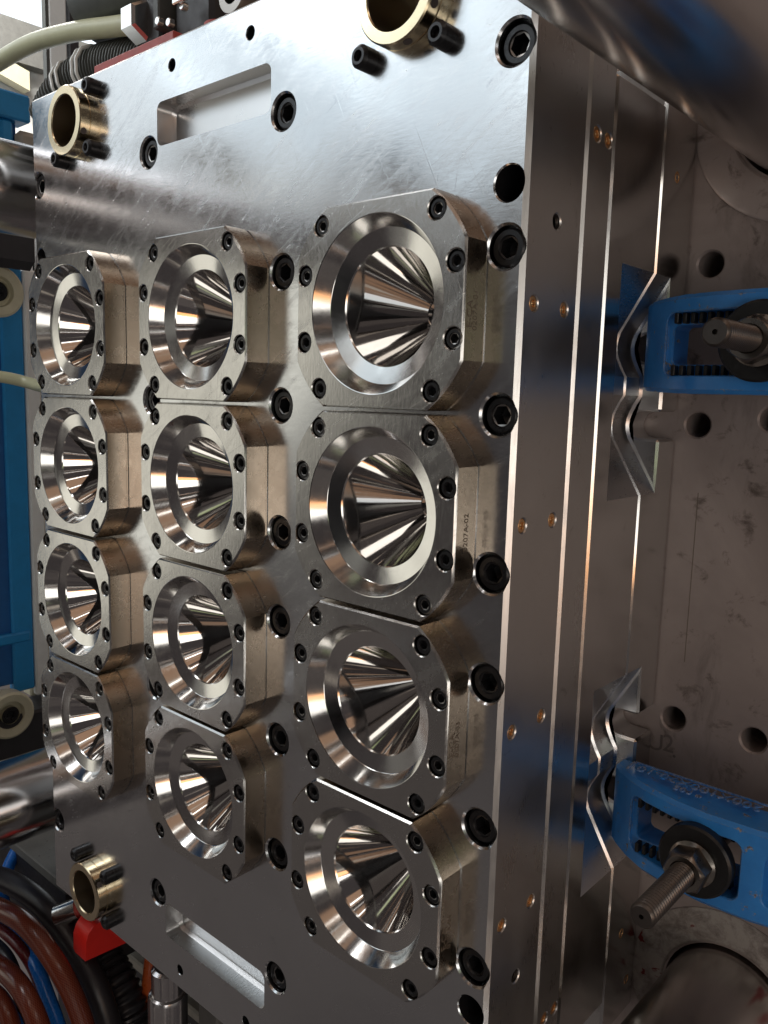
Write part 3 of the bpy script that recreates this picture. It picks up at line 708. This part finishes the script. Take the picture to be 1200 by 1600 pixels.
hose('braided_hose', [(-60, 1535, -.3), (-15, 1548, -.3), (14, 1590, -.3), (30, 1680, -.3)], 0.075, 'braid', 'brown braided hose at the very bottom left, mostly cut off', uv=True)
hose('rubber_hose', [(-60, 1425, .02), (-5, 1448, .02), (38, 1490, .06), (66, 1550, .1), (84, 1640, .1)], 0.05, 'wine', 'thin wine red hose between the brown braided hoses')
red = thing('red_stop', 'bright red rounded stop block below the lower left bushing', 'stop block', tuple(at(140, 1470, Y=.3)))
c = at(140, 1470, Y=.3)
rx = at(134, 1503, Y=.26).x
yz = [(at(u, v, X=rx).y, at(u, v, X=rx).z) for u, v in ((134, 1503), (200, 1473), (190, 1458), (178, 1446), (165, 1440), (154, 1442), (145, 1449), (138, 1460), (134, 1474))]
part('stop_body', loft([[(rx-0.21, y, z) for y, z in yz], [(rx-0.01, y, z) for y, z in yz], [(rx, y+(0.36-y)*0.03, z+(-3.6-z)*0.03) for y, z in yz]]), 'red', red, 40, tuple(-c))
fit = thing('hose_fitting', 'small nickel fitting with a red mark beside the lower left bushing', 'fitting', tuple(at(108, 1425, Y=.35)))
part('fitting_body', bolt(0.10, -0.12, 0.1, 0.05, 0.05, 0.01), 'shiny', fit, 30, (0, 0, 0), (R(25), R(20), R(-40)))
part('fitting_collar', lathe([(0.075, 0.1), (0.08, 0.12), (0.08, 0.24), (0.06, 0.26)], 24, True, True), 'red_dull', fit, 30, (0, 0, 0), (R(25), R(20), R(-40)))
fr = thing('support_rack', 'beige and grey support rack with cross bars under the mould', 'rack', (-1.6, 1.6, -5.5))
for k in range(4): part('cross_bar', box(-3.4, -0.4, 1.5, 1.62, -5.9+0.33*k, -5.78+0.33*k, 0.02), 'beige', fr, 30, (1.6, -1.6, 5.5))
part('upright', box(-1.75, -1.45, 1.30, 1.42, -7.0, -4.4, 0.02), 'grey', fr, 30, (1.6, -1.6, 5.5))
part('back_panel', box(-6.0, 1.0, 2.0, 2.1, -8.0, -3.75, 0.02), 'dark', fr, 30, (1.6, -1.6, 5.5))
p = at(262, 1545, Y=.42)
post = thing('ejector_post', 'bare steel post standing under the lower edge of the front plate', 'post', tuple(p))
part('post_body', lathe([(0.155, -2.5), (0.155, -0.06), (0.145, -0.03), (0.125, -0.02), (0.125, 0.18), (0.10, 0.2)], 40, False, True, ax='Z'), 'bar', post, 30)

# ------------------------------------------------------------------ above the mould: hose, valve block, conduit, red strip
me = tube([at(-60, 135, Y=.55), at(0, 95, Y=.55), at(55, 66, Y=.55), at(120, 49, Y=.55), at(175, 42, Y=.55), at(222, 36, Y=.55)], 0.072, name='water_hose', mat='hosecream')
tag(place('water_hose', me), 'cream water hose curving to the fitting above the mould', 'hose')
vb = thing('valve_block', 'dark valve block with bright nut and screws on top of the mould', 'valve', tuple(at(260, 40, Y=.6)))
c = at(260, 40, Y=.6)
def P6(u, v, y=.6): q = at(u, v, Y=y)-c; return q
q = P6(221, 35, .55)
part('hose_nut', loft([[(0, hexr(a, s)*math.cos(a), hexr(a, s)*math.sin(a)) for a in [2*PI*i/36 for i in range(36)]] for s in (0.10, 0.12, 0.12, 0.10)] and [[(x_, hexr(a, s)*math.cos(a), hexr(a, s)*math.sin(a)) for a in [2*PI*i/36 for i in range(36)]] for x_, s in ((-0.09, 0.10), (-0.07, 0.12), (0.06, 0.12), (0.08, 0.10))]), 'shiny', vb, 30, tuple(q))
part('valve_body', box(-0.18, 0.06, -0.05, 0.35, -0.2, 0.5, 0.02), 'dark', vb, 30, tuple(P6(252, 20)))
part('valve_plate', box(0.0, 0.07, -0.1, 0.3, -0.12, 0.5, 0.01), 'grey_rubber', vb, 30, tuple(P6(258, 25)))
part('solenoid', box(0.0, 0.42, 0.0, 0.3, -0.17, 0.5, 0.03), 'dark', vb, 30, tuple(P6(272, 25)))
for du, dv in ((245, 32), (262, 34), (283, 8)):
    part('valve_screw', lathe([(0.028, 0.04), (0.028, 0.005), (0.023, 0)], 16, False, True), 'shiny', vb, 30, tuple(P6(du, dv, .48)))
part('lever', tube([P6(262, 12, .45), P6(275, 6, .45), P6(290, 2, .45)], 0.03, 10, name='lever', mat='shiny') and join(box(0, 0.2, 0, 0.03, 0, 0.05, 0.008)), 'shiny', vb, 30, tuple(P6(268, 8, .45)))
dr = tag(place('air_drum', mesh('air_drum', lathe([(0.22, -0.55), (0.30, -0.5), (0.30, 0.35), (0.25, 0.42), (0.10, 0.45)], 40, True, True, ax='X'), 'grey_rubber', 35), None, tuple(at(212, -22, Y=.75))), 'dark rounded cylinder above the cream hose', 'cylinder')
part('neck', lathe([(0.09, -0.45), (0.09, -0.40), (0.075, -0.38), (0.075, -0.2), (0.09, -0.18), (0.09, 0.1)], 24, True, True, ax='Z'), 'grey_rubber', dr, 30, (-0.28, 0, -0.12), (0, R(-35), 0))
me = tube([at(80, 190, Y=.62), at(102, 152, Y=.64), at(138, 122, Y=.68), at(180, 106, Y=.72), at(235, 100, Y=.76), at(290, 105, Y=.8)], 0.19, 20, False, 'conduit', 'grey_rubber', 0.036)
cd = tag(place('conduit', me), 'dark ribbed conduit curving behind the top edge of the mould', 'conduit')
for k, (u, v, dr_) in enumerate(((114, 142, 0), (122, 135, 0), (146, 119, 0), (153, 116, 0))):
    a = at(u, v, Y=.65)
    ringp = []
    tdir = (at(138, 122, Y=.68)-at(102, 152, Y=.64)).normalized() if u < 130 else (at(180, 106, Y=.72)-at(138, 122, Y=.68)).normalized()
    n1 = tdir.cross(Vector((0, 1, 0))).normalized(); n2 = tdir.cross(n1)
    ringp = [a+(n1*math.cos(2*PI*i/24)+n2*math.sin(2*PI*i/24))*(0.195+0.006*(i % 2)) for i in range(25)]
    place('binding_wire', tube(ringp, 0.014, 6, name='binding_wire', mat='white'), cd)
st = thing('red_strip', 'faded red plate lying along the top of the mould', 'plate', (-0.9, 0.4, 3.2))
part('strip_body', box(-1.36, -0.42, 0.20, 0.62, 3.203, 3.262, 0.006), 'red_dull', st, 30, (0.9, -0.4, -3.2))
part('strip_end', lathe([(0.10, -0.06), (0.10, 0.06)], 32, True, True, ax='Z'), 'red_dull', st, 30, (0.62, 0.05, 0.07))
lp = tag(place('lifting_ring', mesh('lifting_ring', lathe([(0.12, -0.12), (0.13, -0.1), (0.13, 0.1), (0.12, 0.12), (0.07, 0.12), (0.07, -0.12)], 32, closed=True), 'nut', 30), None, tuple(at(385, -2, Y=.55))), 'brass coloured ring fitting on top of the mould near the upper edge', 'fitting')

# ------------------------------------------------------------------ window and daylight behind
wd = thing('window_frame', 'white window frame with dark post in the upper left corner', 'window', (-12, 5, 4))
def wp(name, vf, mat): return part(name, vf, mat, wd, 30, (12, -5, -4))
wp('mullion', box(-12.2, -12.0, 5.36, 5.73, 2.0, 14, 0.03), 'white')
wp('mullion_groove', box(-12.15, -12.01, 5.30, 5.358, 2.0, 14), 'grey_rubber')
wp('post', box(-12.3, -12.0, 5.76, 5.985, 2.0, 14, 0.03), 'dark')
wp('sill', box(-12.3, -11.7, -2.0, 9.5, 3.2, 3.6, 0.03), 'white')
bd = thing('outside_building', 'pale building with grey beams seen through the window', 'building', (-20, 9, 3))
def op(name, vf, mat): return part(name, vf, mat, bd, 30, (20, -9, -3))
op('wall', box(-20.6, -20.1, 4.0, 9.6, 2.0, 10.2, 0.05), 'white')
def slab(u0, v0, u1, v1, h, mat, name):
    p, q = at(u0, v0, X=-19.6), at(u1, v1, X=-19.6)
    op(name, ([(x, y, z) for x in (-20.0, -19.6) for y, z in ((p.y, p.z), (q.y, q.z), (q.y, q.z-h), (p.y, p.z-h))], [(0, 1, 2, 3), (4, 5, 6, 7), (0, 1, 5, 4), (1, 2, 6, 5), (2, 3, 7, 6), (3, 0, 4, 7)]), mat)
slab(-60, 0, 74, 46, 1.1, 'grey', 'beam')
slab(118, 62, 200, 88, 1.3, 'grey', 'beam')
slab(146, 10, 230, 40, 0.7, 'grey', 'beam')
slab(-40, 62, 46, 112, 0.5, 'cream', 'cornice')
sky = place('sky', mesh('sky', box(-30.2, -30, -6, 30, -4, 34), 'sky', 0)); sky['kind'] = 'structure'
